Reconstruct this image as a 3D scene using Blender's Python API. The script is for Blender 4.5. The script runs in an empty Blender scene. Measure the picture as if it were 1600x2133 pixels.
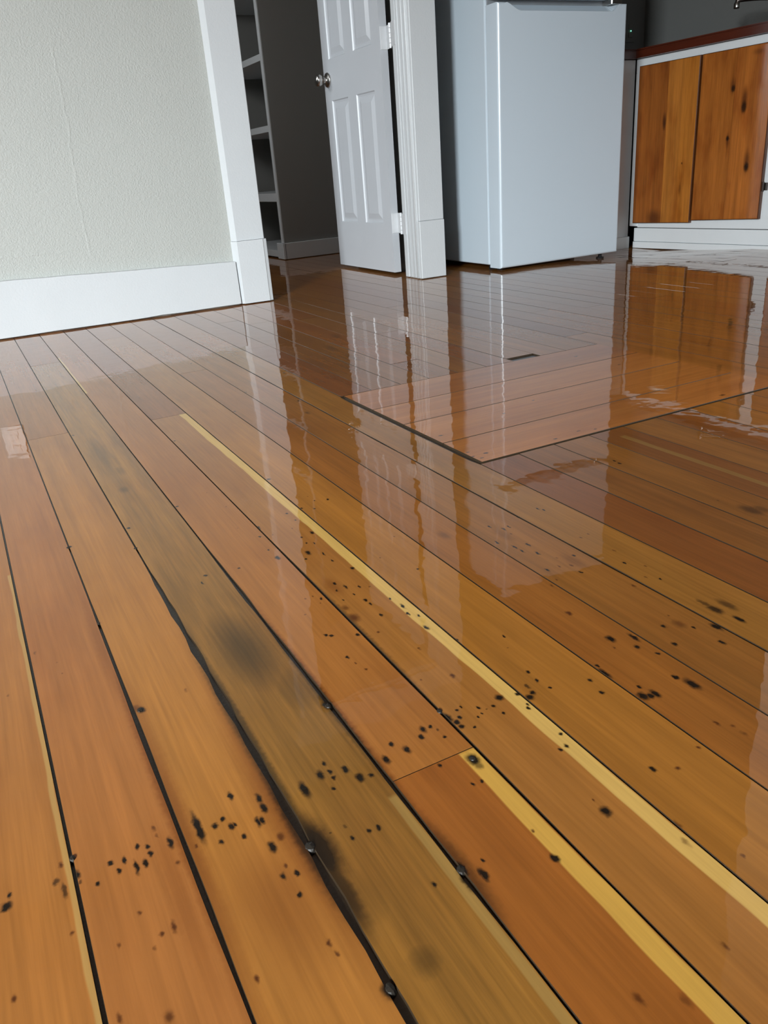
import bpy, bmesh, math, random
from mathutils import Vector, Matrix
random.seed(7)
SC = bpy.context.scene
COL = SC.collection

# ------------------------------------------------------------------ camera
cam_d = bpy.data.cameras.new('camera')
cam = bpy.data.objects.new('camera', cam_d); COL.objects.link(cam)
RX = (0.8827185, -0.4643239, -0.07218973)     # world axes seen in the lens (x right, y down, z forward)
RY = (-0.24362304, -0.32084951, -0.91526139)
RZ = (0.4018157, 0.82550524, -0.3963398)
m = Matrix.Identity(4)
for i in range(3):
    m[i][0] = RX[i]; m[i][1] = -RY[i]; m[i][2] = -RZ[i]
m[2][3] = 0.47
cam.matrix_world = m
cam_d.sensor_fit = 'VERTICAL'; cam_d.sensor_height = 36.0
cam_d.lens = 36.0 * 1667.3 / 2133.0
cam_d.clip_start = 0.02
SC.camera = cam

# ------------------------------------------------------------------ world, daylight, exposure
w = bpy.data.worlds.new('daylight'); SC.world = w; w.use_nodes = True
bg = w.node_tree.nodes['Background']
bg.inputs[0].default_value = (0.62, 0.78, 1.0, 1); bg.inputs[1].default_value = 1.0

def area(name, loc, target, sx, sy, power, color, spread=180):
    d = bpy.data.lights.new(name, 'AREA'); d.shape = 'RECTANGLE'; d.size = sx; d.size_y = sy
    d.energy = power; d.color = color; d.spread = math.radians(spread)
    o = bpy.data.objects.new(name, d); COL.objects.link(o)
    o.location = loc
    o.rotation_euler = (Vector(target) - Vector(loc)).to_track_quat('-Z', 'Y').to_euler()
    return o
area('window_daylight', (-3.68, -2.28, 1.66), (-1.25, 1.25, -0.25), 1.0, 1.2, 220, (0.87, 0.955, 1.0), 70)
area('kitchen_fill', (2.7, -4.18, 1.5), (2.8, 3.0, .4),   .9, 1.2, 4.5, (0.88, 0.96, 1.0), 90)  # added fill that lifts the dim kitchen end, no known window

SC.view_settings.view_transform = 'Standard'
SC.view_settings.look = 'None'
SC.view_settings.gamma = 1.0
SC.view_settings.use_curve_mapping = False
SC.view_settings.exposure = 0.0
SC.cycles.use_denoising = True
SC.cycles.max_bounces = 8
SC.cycles.diffuse_bounces = 5
SC.cycles.sample_clamp_indirect = 6.0

# ------------------------------------------------------------------ materials
class NT:
    def __init__(s, name):
        s.m = bpy.data.materials.new(name); s.m.use_nodes = True
        s.t = s.m.node_tree; s.n = s.t.nodes; s.bsdf = s.n['Principled BSDF']
    def node(s, typ, **kw):
        n = s.n.new(typ)
        for k, v in kw.items(): setattr(n, k, v)
        return n
    def put(s, sock, v):
        if hasattr(v, 'links') or isinstance(v, bpy.types.NodeSocket): s.t.links.new(v, sock)
        else: sock.default_value = v
    def math(s, op, a, b=None, c=None, clamp=False):
        n = s.node('ShaderNodeMath', operation=op, use_clamp=clamp)
        for i, v in enumerate((a, b, c)):
            if v is not None: s.put(n.inputs[i], v)
        return n.outputs[0]
    def vmath(s, op, a, b=None, c=None, out=0):
        n = s.node('ShaderNodeVectorMath', operation=op)
        for i, v in enumerate((a, b, c)):
            if v is not None: s.put(n.inputs[i], v)
        return n.outputs[out]
    def sstep(s, v, a, b):
        n = s.node('ShaderNodeMapRange', interpolation_type='SMOOTHSTEP')
        s.put(n.inputs[0], v); n.inputs[1].default_value = a; n.inputs[2].default_value = b
        return n.outputs[0]
    def mix(s, f, a, b, blend='MIX'):
        n = s.node('ShaderNodeMix', data_type='RGBA', blend_type=blend)
        s.put(n.inputs[0], f); s.put(n.inputs[6], a); s.put(n.inputs[7], b)
        return n.outputs[2]
    def noise(s, vec, scale, detail=2.0, rough=0.5):
        n = s.node('ShaderNodeTexNoise'); s.put(n.inputs['Vector'], vec)
        n.inputs['Scale'].default_value = scale; n.inputs['Detail'].default_value = detail; n.inputs['Roughness'].default_value = rough
        return n.outputs[0]
    def pos(s): return s.node('ShaderNodeNewGeometry').outputs['Position']
    def bump(s, h, strength, dist):
        n = s.node('ShaderNodeBump'); n.inputs['Strength'].default_value = strength; n.inputs['Distance'].default_value = dist
        s.put(n.inputs['Height'], h); return n.outputs[0]

def c4(c): return (c[0], c[1], c[2], 1.0)

def paint(name, col, rough=0.5, bump_scale=120, bump=0.0, spec=0.5, drift=0.03, ridges=()):
    k = NT(name); p = k.pos()
    d = k.noise(p, 6, 3)
    c = k.mix(d, c4([x * (1 - drift) for x in col]), c4([min(1, x * (1 + drift)) for x in col]))
    k.put(k.bsdf.inputs['Base Color'], c)
    k.bsdf.inputs['Roughness'].default_value = rough
    k.bsdf.inputs['Specular IOR Level'].default_value = spec
    if bump:
        h = k.noise(p, bump_scale, 3, 0.55)
        if ridges:      # old taped joints showing through the paint
            sx = k.node('ShaderNodeSeparateXYZ'); k.put(sx.inputs[0], p)
            wv = k.math('MULTIPLY', k.math('SUBTRACT', k.noise(p, 22, 3), .5), .022)
            for (x0, z0, x1, z1) in ridges:
                L = math.hypot(x1 - x0, z1 - z0); dx, dz = (x1 - x0) / L, (z1 - z0) / L
                X = k.math('SUBTRACT', sx.outputs[0], x0); Z = k.math('SUBTRACT', sx.outputs[2], z0)
                t = k.math('ADD', k.math('MULTIPLY', X, dx), k.math('MULTIPLY', Z, dz))
                d = k.math('ABSOLUTE', k.math('ADD', k.math('SUBTRACT', k.math('MULTIPLY', X, dz), k.math('MULTIPLY', Z, dx)), wv))
                f = k.math('MULTIPLY', k.sstep(d, .006, .001), k.math('MULTIPLY', k.sstep(t, 0, .03), k.sstep(t, L, L - .03)))
                h = k.math('ADD', h, k.math('MULTIPLY', f, .22))
        k.put(k.bsdf.inputs['Normal'], k.bump(h, 1.0, bump))
    return k.m

def wood(name, across, along, base=None, marks=(), strips=(), coat=True, grain=1.0, contrast=1.0):
    """Varnished softwood; across/along are world axis indices, marks are stains, holes and knots of the wood itself."""
    k = NT(name); p = k.pos()
    sx = k.node('ShaderNodeSeparateXYZ'); k.put(sx.inputs[0], p)
    a = sx.outputs[across]; l = sx.outputs[along]
    oi = k.node('ShaderNodeObjectInfo')
    off = k.math('MULTIPLY', oi.outputs['Random'], 37.0)
    cb = k.node('ShaderNodeCombineXYZ')
    k.put(cb.inputs[0], a); k.put(cb.inputs[1], k.math('MULTIPLY', l, 0.045)); k.put(cb.inputs[2], off)
    g0 = cb.outputs[0]
    warp = k.noise(g0, 9, 2)
    n = k.node('ShaderNodeCombineXYZ'); k.put(n.inputs[0], k.math('ADD', a, k.math('MULTIPLY', warp, 0.03)))
    k.put(n.inputs[1], k.math('MULTIPLY', l, 0.03)); k.put(n.inputs[2], off)
    fine = k.noise(n.outputs[0], 260, 4, 0.6)
    band = k.noise(n.outputs[0], 42, 3, 0.5)
    c2 = k.node('ShaderNodeCombineXYZ'); k.put(c2.inputs[0], a); k.put(c2.inputs[1], k.math('MULTIPLY', l, 0.35)); k.put(c2.inputs[2], off)
    blot = k.noise(c2.outputs[0], 11, 3, 0.55)
    col = oi.outputs['Color'] if base is None else c4(base)
    def rgbv(v):
        q = k.node('ShaderNodeCombineColor')
        for i in range(3): k.put(q.inputs[i], v)
        return q.outputs[0]
    def scaled(lo, hi, f, src):
        v = k.math('ADD', k.math('MULTIPLY', f, (hi - lo)), lo)
        return k.mix(1.0, src, rgbv(v), 'MULTIPLY')
    col = scaled(1 - .30 * grain, 1 + .30 * grain, band, col)
    col = scaled(1 - .30 * grain, 1 + .30 * grain, fine, col)
    bl = k.sstep(blot, .42, .75)
    col = k.mix(k.math('MULTIPLY', bl, 0.35 * contrast), col, k.mix(1.0, col, (0.62, 0.46, 0.34, 1), 'MULTIPLY'))
    # yellow sapwood strips along an edge of a board
    wob = k.math('MULTIPLY', k.math('SUBTRACT', k.noise(c2.outputs[0], 26, 2), .5), .006)
    aw = k.math('ADD', a, wob)
    for (x0, x1, l0, l1, sc) in strips:
        f = k.math('MULTIPLY', k.sstep(aw, x0 - .001, x0 + .001), k.sstep(aw, x1 + .001, x1 - .001))
        f = k.math('MULTIPLY', f, k.math('MULTIPLY', k.sstep(l, l0 - .003, l0 + .003), k.sstep(l, l1 + .003, l1 - .003)))
        sw = scaled(.8, 1.2, fine, c4(sc))
        col = k.mix(f, col, sw)
    if marks:
        cm = k.node('ShaderNodeCombineXYZ'); k.put(cm.inputs[0], a); k.put(cm.inputs[1], l)
        nz = k.node('ShaderNodeTexNoise'); k.put(nz.inputs['Vector'], p); nz.inputs['Scale'].default_value = 170; nz.inputs['Detail'].default_value = 2
        q = k.vmath('MULTIPLY_ADD', nz.outputs['Color'], (.0042, .0060, 0), cm.outputs[0])
        cols = {0: (.005, .003, .0015, 1), 1: (.085, .022, .004, 1), 2: (.020, .014, .004, 1), 3: (.17, .045, .006, 1)}
        acc = {}
        for (x, y, rx, ry, kind, dk) in marks:
            v = k.vmath('MULTIPLY_ADD', q, (1 / rx, 1 / ry, 0), (-(x + .0021) / rx, -(y + .0030) / ry, 0))
            d = k.vmath('LENGTH', v, out=1)
            soft = (0.45, 1.55) if kind == 0 else ((0.2, 1.5) if kind == 1 else (0.1, 1.3))
            mr = k.node('ShaderNodeMapRange', interpolation_type='SMOOTHSTEP')
            k.put(mr.inputs[0], d); mr.inputs[1].default_value = soft[1]; mr.inputs[2].default_value = soft[0]
            mr.inputs[3].default_value = 0; mr.inputs[4].default_value = dk
            acc[kind] = mr.outputs[0] if kind not in acc else k.math('MAXIMUM', acc[kind], mr.outputs[0])
        for kind in (3, 2, 1, 0):
            if kind in acc: col = k.mix(acc[kind], col, cols[kind])
    k.put(k.bsdf.inputs['Base Color'], col)
    k.bsdf.inputs['Roughness'].default_value = 0.55
    k.bsdf.inputs['Specular IOR Level'].default_value = 0.06
    if coat:
        k.bsdf.inputs['Coat Weight'].default_value = 1.0
        k.bsdf.inputs['Coat Roughness'].default_value = coat if isinstance(coat, float) else 0.012
        k.bsdf.inputs['Coat IOR'].default_value = 1.56
        h = k.math('ADD', k.math('MULTIPLY', k.noise(p, 20, 1, .4), 1.0), k.math('MULTIPLY', k.noise(p, 48, 1, .4), .22))
        k.put(k.bsdf.inputs['Coat Normal'], k.bump(h, 1.0, 0.00028))
    return k.m

def plain(name, col, rough=0.4, metal=0.0, coat=0.0, spec=0.5, bump=0, bscale=200, var=.06):
    k = NT(name); p = k.pos()
    f = k.noise(p, 35, 2)
    k.put(k.bsdf.inputs['Base Color'], k.mix(f, c4([x * (1 - var) for x in col]), c4([min(1, x * (1 + var)) for x in col])))
    k.bsdf.inputs['Roughness'].default_value = rough; k.bsdf.inputs['Metallic'].default_value = metal
    k.bsdf.inputs['Specular IOR Level'].default_value = spec
    k.bsdf.inputs['Coat Weight'].default_value = coat
    if bump: k.put(k.bsdf.inputs['Normal'], k.bump(k.noise(p, bscale, 2), 1.0, bump))
    return k.m

MARKS = [(0.058,0.6936,0.003,0.0039,0,0.9),(0.0534,0.6993,0.004,0.006,1,0.7),(0.0644,0.5142,0.0022,0.011,0,0.9),(0.076,0.5069,0.002,0.0028,0,0.9),(0.0837,0.5105,0.0016,0.0024,0,0.9),(0.0872,0.4985,0.0018,0.0027,0,0.9),(0.0903,0.4986,0.0012,0.0018,0,0.9),(0.0928,0.4835,0.0016,0.0024,0,0.9),(0.0755,0.4877,0.0016,0.0024,0,0.9),(0.0971,0.5325,0.0016,0.004,0,0.9),(0.1165,0.517,0.0018,0.0045,0,0.9),(0.1165,0.5044,0.002,0.005,0,0.9),(0.107,0.4921,0.0015,0.0045,0,0.9),(0.1105,0.492,0.002,0.003,0,0.9),(0.1079,0.4615,0.0024,0.0048,0,0.9),(0.1173,0.4682,0.003,0.0039,1,0.9),(0.1147,0.4296,0.0016,0.0024,0,0.9),(0.1052,0.4316,0.0018,0.0027,0,0.9),(0.1099,0.4389,0.0016,0.0024,1,0.9),(0.1096,0.41,0.0014,0.0021,0,0.9),(0.1529,0.5055,0.0026,0.0078,0,0.9),(0.1709,0.5143,0.0024,0.0048,0,0.9),(0.1796,0.5263,0.0014,0.0028,0,0.9),(0.1793,0.5055,0.0016,0.0024,0,0.9),(0.1797,0.5139,0.0014,0.0021,0,0.9),(0.1736,0.4941,0.0014,0.0021,0,0.9),(0.1923,0.5093,0.002,0.004,0,0.9),(0.1983,0.4935,0.0026,0.0042,0,0.9),(0.2076,0.4903,0.0018,0.0022,0,0.9),(0.1522,0.4514,0.0012,0.0016,0,0.6),(0.1643,0.4369,0.0014,0.0021,0,0.9),(0.1784,0.4374,0.0014,0.0021,0,0.9),(0.1863,0.436,0.0014,0.0021,0,0.9),(0.1641,0.4507,0.0012,0.0016,0,0.5),(0.0171,0.519,0.0016,0.0024,0,0.9),(0.0238,0.514,0.0014,0.0021,0,0.9),(0.0249,0.5059,0.0014,0.0021,0,0.9),(0.0058,0.5103,0.0015,0.003,0,0.9),(-0.004,0.5134,0.0018,0.0018,0,0.9),(0.0004,0.5017,0.0014,0.0021,0,0.9),(0.0126,0.4974,0.0014,0.0056,0,0.9),(0.0191,0.4986,0.0014,0.0035,0,0.9),(-0.0158,0.4981,0.0013,0.002,0,0.9),(0.0408,0.5085,0.0017,0.0051,0,0.9),(0.0411,0.4857,0.002,0.0026,1,0.9),(0.0328,0.5308,0.0016,0.0032,1,0.8),(0.0336,0.5216,0.0013,0.0026,1,0.6),(0.0055,0.4554,0.0016,0.0026,1,0.9),(0.0155,0.4304,0.0018,0.0023,1,1),(0.0243,0.4312,0.0018,0.0054,1,1),(-0.0123,0.436,0.0014,0.0028,1,0.8),(0.0087,0.4212,0.0013,0.0026,1,0.6),(0.0612,0.3639,0.0016,0.0032,1,1),(0.0056,0.3685,0.0035,0.0046,1,0.9),(-0.0217,0.3837,0.0016,0.0048,1,0.9),(0.1133,0.3544,0.0015,0.003,1,0.9),(0.1114,0.3638,0.0017,0.0034,1,1),(0.0573,0.4942,0.0013,0.002,1,0.9),(-0.0781,0.5127,0.003,0.0036,0,0.9),(-0.075,0.5224,0.0013,0.002,0,0.9),(-0.0791,0.5098,0.002,0.002,0,0.9),(-0.038,0.5311,0.002,0.0032,1,1),(-0.0429,0.5159,0.002,0.002,0,0.7),(-0.0388,0.5046,0.0014,0.0056,0,0.7),(-0.0391,0.4628,0.0015,0.002,1,0.9),(-0.0787,0.4323,0.002,0.0026,1,1),(-0.027,0.5067,0.0013,0.0013,0,0.6),(-0.0285,0.5148,0.0018,0.0036,0,0.9),(-0.0234,0.8683,0.0016,0.004,1,0.6),(-0.0022,0.8073,0.0012,0.0018,1,0.7),(-0.0561,0.7967,0.0015,0.0022,1,0.6),(0.1043,0.7016,0.0015,0.003,1,0.5),(-0.0046,0.8331,0.001,0.0015,1,0.6),(0.2275,0.5011,0.0024,0.0048,0,0.9),(0.2406,0.5167,0.0016,0.0024,0,0.9),(0.2487,0.5029,0.0022,0.0044,0,0.9),(0.2679,0.5107,0.0018,0.0027,0,0.9),(0.2743,0.5183,0.002,0.004,0,0.9),(0.2819,0.5187,0.0013,0.002,0,0.9),(0.2856,0.511,0.0012,0.0018,0,0.6),(0.2855,0.4993,0.0013,0.002,0,0.9),(0.2624,0.47,0.0014,0.0021,0,0.9),(0.2741,0.4371,0.0013,0.002,0,0.9),(0.2818,0.4356,0.0014,0.0021,0,0.9),(0.2299,0.3565,0.0022,0.0055,0,0.9),(0.2366,0.367,0.0011,0.0017,0,0.9),(0.2822,0.3425,0.0022,0.0033,0,0.9),(0.2848,0.3713,0.0013,0.002,1,0.9),(0.2904,0.4609,0.004,0.006,0,0.9),(0.2902,0.4523,0.003,0.0039,0,0.6),(0.3442,0.3573,0.0034,0.0044,0,0.9),(0.344,0.3716,0.0013,0.002,1,0.9),(0.3733,0.4477,0.0013,0.002,0,0.9),(0.3603,0.4317,0.0014,0.0021,0,0.9),(0.3673,0.4323,0.0013,0.002,0,0.9),(0.3791,0.4168,0.001,0.0015,1,0.6),(0.3764,0.5152,0.0016,0.0019,0,0.9),(0.3749,0.4964,0.0012,0.0018,0,0.9),(0.3721,0.4927,0.0012,0.0018,0,0.9),(0.359,0.52,0.003,0.0039,0,0.9),(0.3153,0.5255,0.0011,0.0017,0,0.9),(0.3207,0.5276,0.001,0.0015,0,0.9),(0.3117,0.5156,0.0015,0.002,0,0.9),(0.3056,0.511,0.0022,0.0029,0,0.9),(0.3056,0.5033,0.0022,0.0026,0,0.9),(0.3157,0.4967,0.001,0.0015,0,0.9),(0.3339,0.518,0.0011,0.0017,0,0.9),(0.3319,0.5095,0.0011,0.0017,0,0.9),(0.3259,0.506,0.001,0.0015,0,0.9),(0.3394,0.5123,0.001,0.001,0,0.6),(0.3469,0.5117,0.0013,0.002,0,0.9),(0.3491,0.4984,0.0014,0.0021,0,0.9),(0.3407,0.574,0.0022,0.004,1,1),(0.3652,0.6658,0.0014,0.0021,0,0.9),(0.3376,0.634,0.0013,0.002,1,0.6),(0.3794,0.6269,0.0013,0.002,0,0.9),(0.4061,0.5377,0.0017,0.002,0,0.9),(0.4049,0.5208,0.0016,0.0022,0,0.9),(0.4077,0.5059,0.0012,0.0018,0,0.9),(0.3898,0.5086,0.0022,0.0029,0,0.9),(0.3834,0.5039,0.0028,0.0036,0,0.9),(0.3912,0.5191,0.0014,0.0028,0,0.7),(0.4472,0.4936,0.0017,0.0022,0,0.9),(0.4433,0.4725,0.0017,0.0022,0,0.9),(0.5129,0.5378,0.0032,0.0048,0,0.9),(0.5343,0.5271,0.002,0.006,0,0.9),(0.5246,0.5119,0.002,0.003,0,0.9),(0.5328,0.4921,0.0016,0.0024,0,0.9),(0.5049,0.5236,0.0013,0.0018,1,0.8),(0.4691,0.509,0.0015,0.0022,0,0.9),(0.4665,0.4951,0.0022,0.0066,0,0.9),(0.4711,0.4484,0.0036,0.005,0,0.9),(0.477,0.4454,0.0026,0.0036,0,0.9),(0.4828,0.4451,0.0026,0.0052,0,0.9),(0.4783,0.4606,0.0015,0.0022,0,0.9),(0.5173,0.4541,0.002,0.003,0,0.9),(0.5219,0.4372,0.0036,0.0072,0,0.9),(0.4958,0.3859,0.002,0.004,1,1),(0.5043,0.3753,0.0016,0.0024,1,0.8),(0.5042,0.3639,0.002,0.004,1,0.6),(0.4077,0.373,0.002,0.003,0,0.9),(0.425,0.3621,0.002,0.0024,1,1),(0.5589,0.4951,0.002,0.003,0,0.9),(0.5998,0.4705,0.002,0.004,0,0.9),(0.618,0.4942,0.0028,0.0056,0,0.9),(0.5745,0.5252,0.0018,0.0027,0,0.9),(0.598,0.5063,0.0013,0.002,0,0.9),(0.3801,0.3191,0.002,0.004,1,0.7),(0.3723,0.3047,0.002,0.0048,1,0.6),(0.4249,0.6045,0.0011,0.0017,0,0.9),(0.4151,0.5843,0.0011,0.0011,1,0.8),(0.4582,0.3714,0.002,0.0026,1,1),(0.396,0.274,0.0016,0.0022,1,0.8),(0.3288,0.2311,0.0016,0.0032,1,0.8),(0.2574,0.2326,0.0026,0.0052,1,0.9),(0.2805,0.2172,0.0026,0.0052,1,0.6),(0.1955,0.3683,0.0013,0.002,0,0.9),(0.1299,0.3137,0.0035,0.0049,0,0.9),(0.3019,0.5208,0.003,0.0054,0,0.9),(0.2189,0.3695,0.004,0.0072,0,0.9),(0.2168,0.3584,0.0026,0.0078,0,0.9),(0.4287,1.077,0.0017,0.0025,0,0.9),(0.3967,1.0557,0.0012,0.0018,0,0.9),(0.4093,1.0851,0.0011,0.0017,0,0.9),(0.4072,1.1074,0.001,0.0015,1,0.8),(0.3551,1.0639,0.0014,0.0021,0,0.9),(0.357,1.0336,0.001,0.0015,0,0.9),(0.3414,1.0091,0.0012,0.0018,1,0.9),(0.3594,0.9767,0.002,0.004,0,0.9),(0.3295,0.9192,0.0026,0.0052,0,0.9),(0.3412,0.9717,0.0013,0.002,0,0.9),(0.3397,0.9489,0.001,0.002,0,0.9),(0.3483,0.9426,0.0009,0.0027,0,0.9),(0.32,0.9042,0.0014,0.0021,0,0.9),(0.3454,0.9049,0.001,0.004,0,0.9),(0.347,0.8793,0.001,0.003,0,0.9),(0.2356,0.9322,0.0016,0.0019,0,0.9),(0.2898,0.9299,0.0024,0.0048,0,0.9),(0.2879,0.9608,0.0012,0.0018,0,0.9),(0.2923,1.0097,0.0014,0.0021,0,0.9),(0.2758,1.058,0.001,0.001,1,0.9),(0.2785,1.2271,0.0012,0.0018,1,0.6),(0.2866,1.1485,0.0012,0.0018,1,0.9),(0.3592,0.843,0.0018,0.0027,0,0.9),(0.3229,0.819,0.0014,0.0028,0,0.9),(0.3177,0.8018,0.0012,0.0018,0,0.9),(0.3307,0.8041,0.0014,0.0042,0,0.9),(0.3314,0.7809,0.001,0.002,0,0.9),(0.3449,0.7941,0.0012,0.003,0,0.9),(0.3556,0.7866,0.0011,0.0017,1,0.9),(0.3365,0.7607,0.0015,0.003,0,0.9),(0.3373,0.7485,0.0012,0.0024,0,0.9),(0.3358,0.7195,0.0014,0.0028,0,0.9),(0.3142,0.7762,0.001,0.0015,0,0.9),(0.2937,0.7941,0.0015,0.0022,0,0.9),(0.289,0.7843,0.001,0.001,1,0.9),(0.2655,0.715,0.0015,0.0022,0,0.9),(0.2698,0.7113,0.002,0.002,0,0.9),(0.295,0.696,0.0016,0.0024,0,0.9),(0.3167,0.6893,0.0016,0.0024,1,1),(0.2667,0.6632,0.0015,0.0027,0,0.9),(0.2691,0.6483,0.0013,0.002,1,0.9),(0.2734,0.6325,0.0018,0.0027,1,1),(0.338,0.6354,0.0015,0.002,1,0.9),(0.2778,0.8052,0.0011,0.0017,1,0.9),(0.2635,0.7707,0.0013,0.0013,1,0.9),(0.2876,0.805,0.0011,0.0017,1,0.9),(0.3621,0.7462,0.0013,0.0026,0,0.9),(0.3661,0.7222,0.0015,0.0045,0,0.9),(0.3629,0.7039,0.0014,0.0028,0,0.9),(0.3711,0.6942,0.0012,0.0024,0,0.9),(0.3651,0.6673,0.002,0.004,0,0.9),(0.4484,0.8943,0.0012,0.0018,1,0.9),(0.4266,0.7922,0.0012,0.0018,0,0.9),(0.4023,0.8484,0.0011,0.0017,1,0.9),(0.1925,0.9374,0.002,0.0024,0,0.9),(0.1833,0.9203,0.0011,0.0033,0,0.9),(0.3117,0.5854,0.0011,0.0017,1,0.9),(0.3105,1.0037,0.001,0.0015,1,0.9),(0.3078,0.732,0.006,0.0096,1,0.9),(0.3086,0.758,0.004,0.0064,1,0.7),(0.2152,0.5999,0.0034,0.0048,0,0.9),(0.3015,1.0421,0.0022,0.0029,0,0.9),(0.383,1.2215,0.0022,0.0026,0,0.9),(0.3812,1.069,0.0012,0.0018,0,0.9),(0.6219,0.8452,0.0014,0.0028,0,0.9),(0.5811,0.8062,0.0013,0.0026,1,0.9),(0.5505,0.7963,0.0012,0.0036,0,0.9),(0.5823,0.8245,0.0012,0.0036,0,0.9),(0.5741,0.7397,0.0014,0.0042,0,0.9),(0.5851,0.715,0.0012,0.0024,1,0.9),(0.6062,0.7079,0.0014,0.0028,0,0.9),(0.5869,0.6894,0.0016,0.004,1,0.9),(0.584,0.6682,0.0014,0.0028,0,0.9),(0.6624,0.7459,0.0012,0.0024,1,0.9),(0.6476,0.743,0.0012,0.0024,1,0.9),(0.5553,0.6964,0.0014,0.0035,0,0.9),(0.573,0.6954,0.0012,0.0036,1,0.9),(0.5492,0.6705,0.0012,0.0024,1,0.9),(0.5791,0.7664,0.0013,0.0039,0,0.9),(0.561,0.7708,0.0012,0.0048,0,0.9),(0.5622,0.7568,0.001,0.004,0,0.9),(0.6426,0.6572,0.0012,0.0024,0,0.9),(0.6371,0.6154,0.0013,0.0026,1,0.9),(0.6475,0.6029,0.0013,0.0017,0,0.9),(0.6116,0.6083,0.0018,0.0036,1,0.9),(0.5947,0.5381,0.0014,0.0018,1,0.9),(0.6567,0.6353,0.0012,0.0024,1,0.9),(0.6558,0.6886,0.0012,0.003,1,0.9),(0.5109,0.6023,0.003,0.0048,1,1),(0.571,0.8428,0.0011,0.0033,0,0.9),(0.5921,0.827,0.001,0.003,0,0.9),(0.6655,0.844,0.0011,0.0027,0,0.9),(0.6614,0.8526,0.0011,0.0027,0,0.9),(0.6443,0.5192,0.004,0.008,0,0.8),(0.6625,0.519,0.004,0.01,0,0.6),(0.6449,0.5345,0.0024,0.0072,0,0.6),(0.649,0.4916,0.0024,0.006,0,0.9),(0.8882,0.6746,0.007,0.014,0,0.55),(0.9025,0.6688,0.005,0.01,0,0.4),(0.8782,0.9204,0.0014,0.0035,0,0.9),(0.88,0.9335,0.0012,0.003,0,0.9),(0.5057,0.8573,0.007,0.014,1,0.5),(0.5353,0.6622,0.0013,0.0039,1,0.9),(0.5912,0.5196,0.006,0.0084,1,0.6),(0.8795,0.724,0.0016,0.0016,1,0.8),(0.5711,0.8089,0.006,0.024,1,0.35),(0.5955,0.6952,0.008,0.024,1,0.4),(0.2167,1.9014,0.0022,0.0024,0,0.9),(0.3052,1.5499,0.0022,0.0024,0,0.9),(0.4698,1.6711,0.0022,0.0024,0,0.9),(0.6873,1.9324,0.0022,0.0024,0,0.9),(0.5266,2.2417,0.0022,0.0024,0,0.9),(0.1374,1.7356,0.0022,0.0024,0,0.9),(0.1383,1.1606,0.0022,0.0024,0,0.9),(0.0518,1.1452,0.0022,0.0024,0,0.9),(0.05,1.9068,0.0022,0.0024,0,0.9),(0.3849,1.2212,0.0022,0.0024,0,0.9),(0.2219,1.1995,0.0022,0.0024,0,0.9),(0.3009,1.0373,0.0022,0.0024,0,0.9),(0.544,1.8155,0.0022,0.0024,0,0.9),(0.1782,1.4392,0.011,0.033,2,0.35),(0.1646,1.3334,0.009,0.018,2,0.45),(0.9912,2.2756,0.014,0.042,2,0.5),(0.906,2.1227,0.01,0.04,2,0.4),(0.8973,1.9608,0.012,0.048,2,0.35),(0.5913,1.549,0.005,0.015,2,0.6),(0.6135,1.6525,0.004,0.008,2,0.7)]
HMARKS = [(0.7377,1.0956,0.003,0.0048000000000000004,0,0.85),(0.7108,1.0956,0.002,0.0032,0,0.85),(0.7166,1.1194,0.002,0.0032,0,0.85),(0.7293,1.2298,0.003,0.0048000000000000004,0,0.85),(0.8766,1.0801,0.0024,0.0038399999999999997,0,0.85),(0.9354,1.0876,0.0024,0.0038399999999999997,0,0.85),(0.9654,1.0768,0.002,0.0032,0,0.85),(0.7189,1.0797,0.002,0.0032,0,0.85),(1.2968,1.0814,0.004,0.0064,0,0.85),(1.331,1.4102,0.002,0.0032,0,0.85),(0.9972,1.3031,0.002,0.0032,0,0.85),(1.472,1.3492,0.003,0.0048000000000000004,0,0.85),(1.5463,1.2133,0.003,0.0048000000000000004,0,0.85),(1.3157,1.5457,0.003,0.0048000000000000004,0,0.85),(0.899,1.2674,0.002,0.0032,0,0.85)]

PAINT_WALL = paint('wall_paint_grey', (.465, .475, .445), .55, 190, .0022, ridges=((.468, .92, .471, .69), (.471, .71, .453, .45), (.453, .47, .457, .24), (.10, .268, .455, .274)))
PAINT_DARK = paint('wall_paint_plain', (.40, .40, .375), .6, 200, .0008)
PAINT_KITCHEN = paint('kitchen_paint_grey', (.18, .18, .17), .6, 200, .0008)
PAINT_TRIM = paint('trim_paint_white', (.61, .63, .64), .35, 130, .0006)
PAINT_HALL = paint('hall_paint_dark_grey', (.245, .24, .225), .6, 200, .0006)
PAINT_DOOR = paint('door_paint_white', (.54, .555, .58), .35, 160, .0002)
CEIL = paint('ceiling_paint', (.72, .72, .70), .8)
GAP = plain('dark_gap_filler', (.030, .017, .007), .5, coat=.6, bump=.0006, bscale=300)
FRIDGE_M = plain('white_enamel', (.60, .675, .735), .28, var=.002)
GASKET = plain('grey_gasket', (.25, .26, .27), .6)
BLACK = plain('black_plastic', (.012, .012, .013), .45)
CHROME = plain('satin_metal', (.55, .53, .50), .28, metal=1)
DARKMETAL = plain('dark_bronze_metal', (.16, .14, .13), .35, metal=1)
WHITE_METAL = plain('painted_hinge', (.62, .63, .64), .35)
PLATE = plain('white_plate', (.85, .85, .82), .35)

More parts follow.
